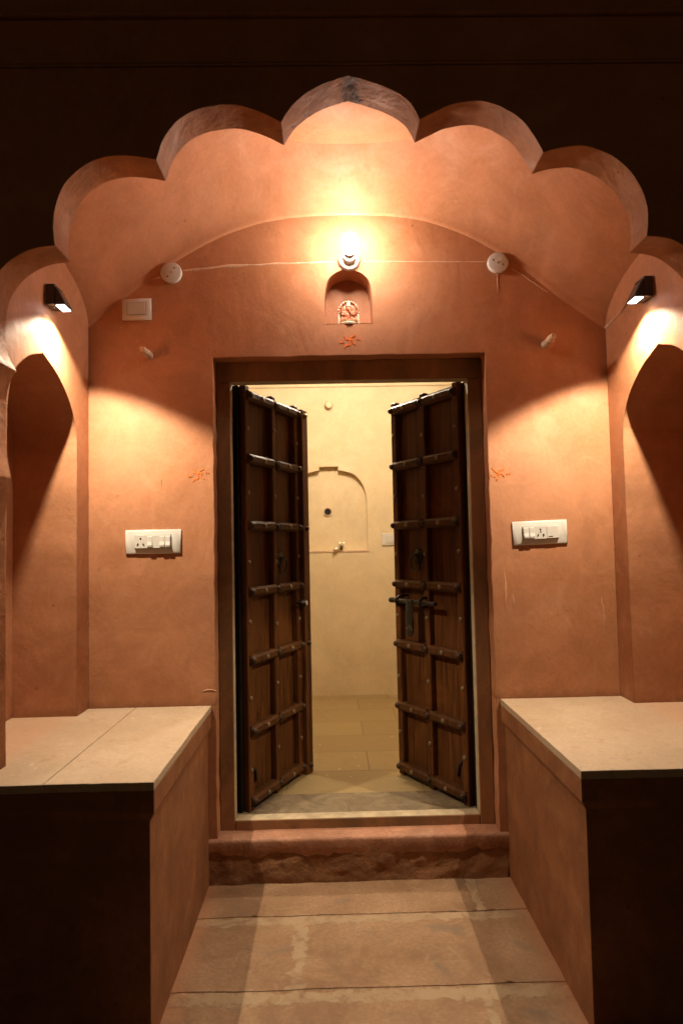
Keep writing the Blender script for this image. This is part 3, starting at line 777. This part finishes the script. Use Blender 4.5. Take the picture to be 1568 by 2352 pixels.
def module(T, iw, ih, y0, y1):
    b = bmesh.new(); box(b, -iw-.0012, iw+.0012, -y0-.0006, -.010, -ih-.0012, ih+.0012); link('insert_gap', b, DARK, T)
    b = bmesh.new(); box(b, -iw, iw, -y1, -y0, -ih, ih, .0012); return link('module_block', b, WHITE, T)
T = thing('socket_plate', 'white plate with a socket at its end and three rockers', 'socket', (-.790, -.0005, 1.332), 0, 'white switch and socket plates')
faceplate(T, .109, .0475, .009, .073, .026, .0115); module(T, .071, .0255, .0117, .017)
socket(T, -.047, .017); [rocker(T, x, .0095, .021, .017) for x in (-.011, .037, .0595)]
T = thing('socket_plate', 'tilted white plate with two rockers at its end and a socket in the middle', 'socket', (.748, -.0005, 1.338), 0, 'white switch and socket plates')
T.rotation_euler = (0, R(-1.6), 0)
faceplate(T, .109, .0475, .009, .073, .026, .0115); module(T, .071, .0255, .0117, .017)
socket(T, -.001, .017, True); [rocker(T, x, .0095, .021, .017) for x in (-.0585, -.0355)]
b = bmesh.new(); box(b, .024, .070, -.0182, -.0172, -.024, .024, .0005); link('blank_module', b, WHITE, T)
b = bmesh.new(); box(b, .030, .046, -.0192, -.0184, -.0185, -.016, .0002); link('slot', b, DARK, T)
T = thing('blank_plate', 'plain white plate with a blank centre under the vault edge', 'plate', (-.851, -.0005, 2.269), 0)
T.rotation_euler = (0, R(-.6), 0)
faceplate(T, .058, .0435, .012, .036, .024, .0125)
b = bmesh.new(); box(b, -.0374, .0374, -.0128, -.0100, -.0254, .0254); link('insert_gap', b, DARK, T)
b = bmesh.new(); box(b, -.036, .036, -.0145, -.0127, -.024, .024, .001); link('blank_insert', b, WHITE2, T)
for x, z, lab, rot in ((-.711, 2.4165, 'round white junction box cover with two dark screw slots', .9), (.6135, 2.4405, 'round white junction box cover with seams running from it downward', -.45)):
    T = thing('junction_cover', lab, 'junction box', (x, -.0005, z), 0, 'round junction box covers')
    b = bmesh.new(); lathe(b, [(.0425, 0), (.0425, .010), (.0405, .0135), (.036, .0148), (0, .0152)], (0, 0, 0), (0, -1, 0), 40); link('cover', b, WHITE, T, smooth='auto')
    for sg in (-1, 1):
        b = bmesh.new(); lathe(b, [(.0032, .0140), (.0032, .0160), (0, .0160)], (sg*.022*math.cos(rot), 0, sg*.022*math.sin(rot)), (0, -1, 0), 12); link('screw', b, IRON if sg > 0 else DARK, T)
    b = bmesh.new()
    for k in range(4):
        a = k*math.pi/2+.4; tube(b, [(.0045*math.cos(a), -.0155, .0045*math.sin(a)), (.0045*math.cos(a+.9), -.0155, .0045*math.sin(a+.9))], .0009, 6)
    link('centre_mark', b, DARK, T)
# pegs
for x, z, dx, dz, ln, lab in ((-.804, 2.080, -.004, .003, .085, 'stubby wooden wall peg below the blank white plate'), (.796, 2.100, .006, .006, .105, 'longer wooden wall peg with a chipped tip, beside the bolted leaf side')):
    P = []; b = bmesh.new(); pth = []; rad = []
    for i in range(9):
        f = i/8; pth.append((x+dx*f+.002*math.sin(f*5), .002-ln*f, z+dz*f)); rad.append((.0165-.002*f+.0016*noise.noise((f*6, x, 1)))*(.72 if i == 8 else 1))
    tube(b, pth, rad, 14)
    for v in b.verts: v.co += Vector((noise.noise(v.co*60), 0, noise.noise(v.co*60+Vector((5, 1, 2)))))*.002
    tag(link('wall_peg', b, PEGM, smooth='auto'), lab, 'peg', 'wooden pegs in the porch wall')

# bulb and holder
T = thing('light_bulb', 'glowing white bulb in a round holder above the small idol niche', 'light bulb', (.008, 0, 2.459))
b = bmesh.new(); lathe(b, [(.044, 0), (.044, .008), (.040, .016), (.030, .020), (.026, .022), (.026, .050), (.022, .052), (0, .052)], (0, 0, 0), (0, -1, .06), 32); link('holder', b, WHITE, T, smooth='auto')
ax = (0, -math.cos(R(15)), math.sin(R(15))); bo = (0, -.040, .004)
b = bmesh.new(); lathe(b, [(0, 0), (.014, .002), (.016, .014), (.022, .030), (.0265, .040)], bo, ax, 32); link('bulb_housing', b, WHITE, T, smooth=True)
b = bmesh.new(); lathe(b, [(.0265, .040), (.031, .054), (.0335, .070), (.032, .088), (.027, .103), (.018, .112), (.008, .1165), (0, .117)], bo, ax, 32); link('bulb_dome', b, BULBM, T, smooth=True)

# black wedge lamps on the side walls
for s, lab in ((-1, 'small black wedge wall lamp above the niche nearest the blank plate'), (1, 'small black wedge wall lamp above the niche by the pale patch')):
    T = thing('wall_lamp', lab, 'wall lamp', (s*SX, -.379, 2.178), 0, 'black wall lamps shining down')
    def PX(lst): return [(-s*a, y, z) for a, y, z in lst]
    W2 = .037
    b = bmesh.new(); a0, a1 = sorted((-s*.004, -s*.034)); box(b, a0, a1, -W2, W2, -.036, .036, .003); link('housing', b, BLACK, T)
    b = bmesh.new()   # sloping front wedge
    pf = [(.0345, .026), (.037, .026), (.068, -.036), (.0345, -.036)]
    A = [b.verts.new(p) for p in PX([(a, -W2+.002, z) for a, z in pf])]; B = [b.verts.new(p) for p in PX([(a, W2-.002, z) for a, z in pf])]
    for i in range(4): b.faces.new((A[i], A[(i+1) % 4], B[(i+1) % 4], B[i]))
    b.faces.new(A); b.faces.new(B); link('wedge', b, BLACK, T)
    b = bmesh.new()   # grey panel on the slope
    q = []
    for a, z in ((.0395, .022), (.0665, -.032)):
        for y in (-W2+.010, W2-.006): q.append((a+.0012, y, z+.0006))
    vs = [b.verts.new(p) for p in PX([q[0], q[1], q[3], q[2]])]; b.faces.new(vs)
    r = bmesh.ops.extrude_face_region(b, geom=b.faces[:])
    for v in [g for g in r['geom'] if isinstance(g, bmesh.types.BMVert)]: v.co.x += s*.0008
    link('front_panel', b, SMOKE, T)
    b = bmesh.new(); a0, a1 = sorted((-s*.036, -s*.064)); box(b, a0, a1, -W2+.007, W2-.007, -.0385, -.0362, .001); link('led_window', b, LEDM, T)
    b = bmesh.new(); lathe(b, [(.003, 0), (.003, .002), (0, .0025)], (-s*.020, -.005, -.036), (0, 0, -1), 10); link('screw', b, BRASS, T)
    b = bmesh.new(); a0, a1 = sorted((s*.0005, -s*.0035)); box(b, a0, a1, -W2+.006, W2-.006, -.032, .040, .001); link('wall_plate', b, WHITE, T)
    ld = bpy.data.lights.new('lamp_beam', 'SPOT'); ld.energy = SPOT_P; ld.color = SPOT_C; ld.spot_size = R(134); ld.spot_blend = .26; ld.shadow_soft_size = .009
    ld.use_nodes = True; lt = ld.node_tree; em = lt.nodes['Emission']
    ge = lt.nodes.new('ShaderNodeNewGeometry'); sx = lt.nodes.new('ShaderNodeVectorMath'); sx.operation = 'DOT_PRODUCT'; lt.links.new(ge.outputs['Incoming'], sx.inputs[0]); sx.inputs[1].default_value = (s*.40, -.12, .90)
    m1 = lt.nodes.new('ShaderNodeMath'); m1.operation = 'ABSOLUTE'; lt.links.new(sx.outputs['Value'], m1.inputs[0]); m2 = lt.nodes.new('ShaderNodeMath'); m2.operation = 'POWER'; m2.inputs[1].default_value = 1.7; lt.links.new(m1.outputs[0], m2.inputs[0]); lt.links.new(m2.outputs[0], em.inputs['Strength'])
    lo = bpy.data.objects.new('lamp_beam', ld); C.objects.link(lo); lo.parent = T; lo.location = (-s*.054, 0, -.054); lo.rotation_euler = (0, -s*R(8), 0)

# room lamp under the ceiling of the room
T = thing('room_lamp', 'warm bulb under the ceiling of the room behind the door', 'light bulb', (.05, 1.20, 2.7195))
b = bmesh.new(); lathe(b, [(.044, 0), (.044, .008), (.030, .020), (.026, .050), (0, .052)], (0, 0, 0), (0, 0, -1), 24); link('holder', b, WHITE, T, smooth='auto')
b = bmesh.new(); lathe(b, [(.014, .050), (.025, .082), (.030, .112), (.018, .140), (0, .145)], (0, 0, 0), (0, 0, -1), 24); link('bulb', b, emis('room_bulb_glass', ROOM_C, 6), T, smooth=True)
ld = bpy.data.lights.new('room_light', 'POINT'); ld.energy = ROOM_P; ld.color = ROOM_C; ld.shadow_soft_size = .04
lo = bpy.data.objects.new('room_light', ld); C.objects.link(lo); lo.parent = T; lo.location = (0, 0, -.20)

# ------------------------------------------------------------------ small deity figure in the niche
T = thing('deity_idol', 'small seated orange and gilt deity figure in the wall niche', 'idol', (.003, .034, 2.2))
b = bmesh.new(); lathe(b, [(0, 0), (.040, 0), (.041, .006), (.036, .010), (.038, .016), (0, .017)], (0, 0, 0), (0, 0, 1), 28); link('pedestal', b, IDOLG, T, smooth='auto')
b = bmesh.new()
ball(b, (0, -.002, .040), .017, 2, (1.05, .9, 1)); ball(b, (0, 0, .055), .014, 2, (1.2, .8, 1)); ball(b, (0, -.004, .072), .0115, 2, (1, 1, 1.05))
tube(b, [(0, -.012, .072), (.002, -.020, .064), (.005, -.022, .053), (.010, -.021, .046), (.014, -.020, .047)], [.006, .005, .004, .003, .0025], 8)
for sg in (-1, 1):
    ball(b, (sg*.015, 0, .073), .010, 2, (.9, .3, 1.1))
    tube(b, [(sg*.004, -.002, .026), (sg*.022, -.010, .025), (sg*.028, -.014, .022), (sg*.010, -.022, .021)], [.009, .009, .0075, .006], 10)
    tube(b, [(sg*.014, 0, .060), (sg*.024, -.003, .050), (sg*.022, -.014, .042), (sg*.014, -.019, .043)], [.0055, .005, .0045, .004], 8)
    tube(b, [(sg*.014, .002, .062), (sg*.027, .002, .060), (sg*.031, -.004, .074), (sg*.031, -.006, .080)], [.005, .0045, .004, .0045], 8)
o = link('body', b, IDOLP, T, smooth=True); md = o.modifiers.new('remesh', 'REMESH'); md.mode = 'VOXEL'; md.voxel_size = .0012; md.use_smooth_shade = True
b = bmesh.new(); lathe(b, [(.0115, 0), (.0125, .004), (.010, .006), (.009, .012), (.0055, .020), (.003, .026), (0, .029)], (0, -.003, .079), (0, 0, 1), 18); link('crown', b, IDOLG, T, smooth='auto')
b = bmesh.new()
for i in range(13):
    a = math.pi*(-.05+1.1*i/12); ball(b, (.041*math.cos(a), .008, .066+.041*math.sin(a)), .0050, 1)
for sg in (-1, 1): box(b, sg*.040-.004, sg*.040+.004, .008, .016, .014, .055, .001)
for i in range(5): ball(b, (-.012+.006*i, -.0165, .050-.003*(2-abs(i-2))), .0026, 1)
for sg in (-1, 1): ball(b, (sg*.0285, -.010, .034), .005, 1); ball(b, (sg*.012, -.024, .027), .004, 1); ball(b, (sg*.030, -.006, .084), .0045, 1)
link('gilt_ornament', b, IDOLG, T, smooth='auto')
b = bmesh.new(); lathe(b, [(.038, 0), (.038, .003), (0, .003)], (0, .016, .066), (0, -1, 0), 28); box(b, -.038, .038, .0131, .0159, .014, .066); tube(b, [(.040*math.cos(a), .012, .066+.040*math.sin(a)) for a in [math.pi*(-.08+1.16*i/24) for i in range(25)]], .0045, 8); link('back_plate', b, IDOLP, T, smooth='auto')
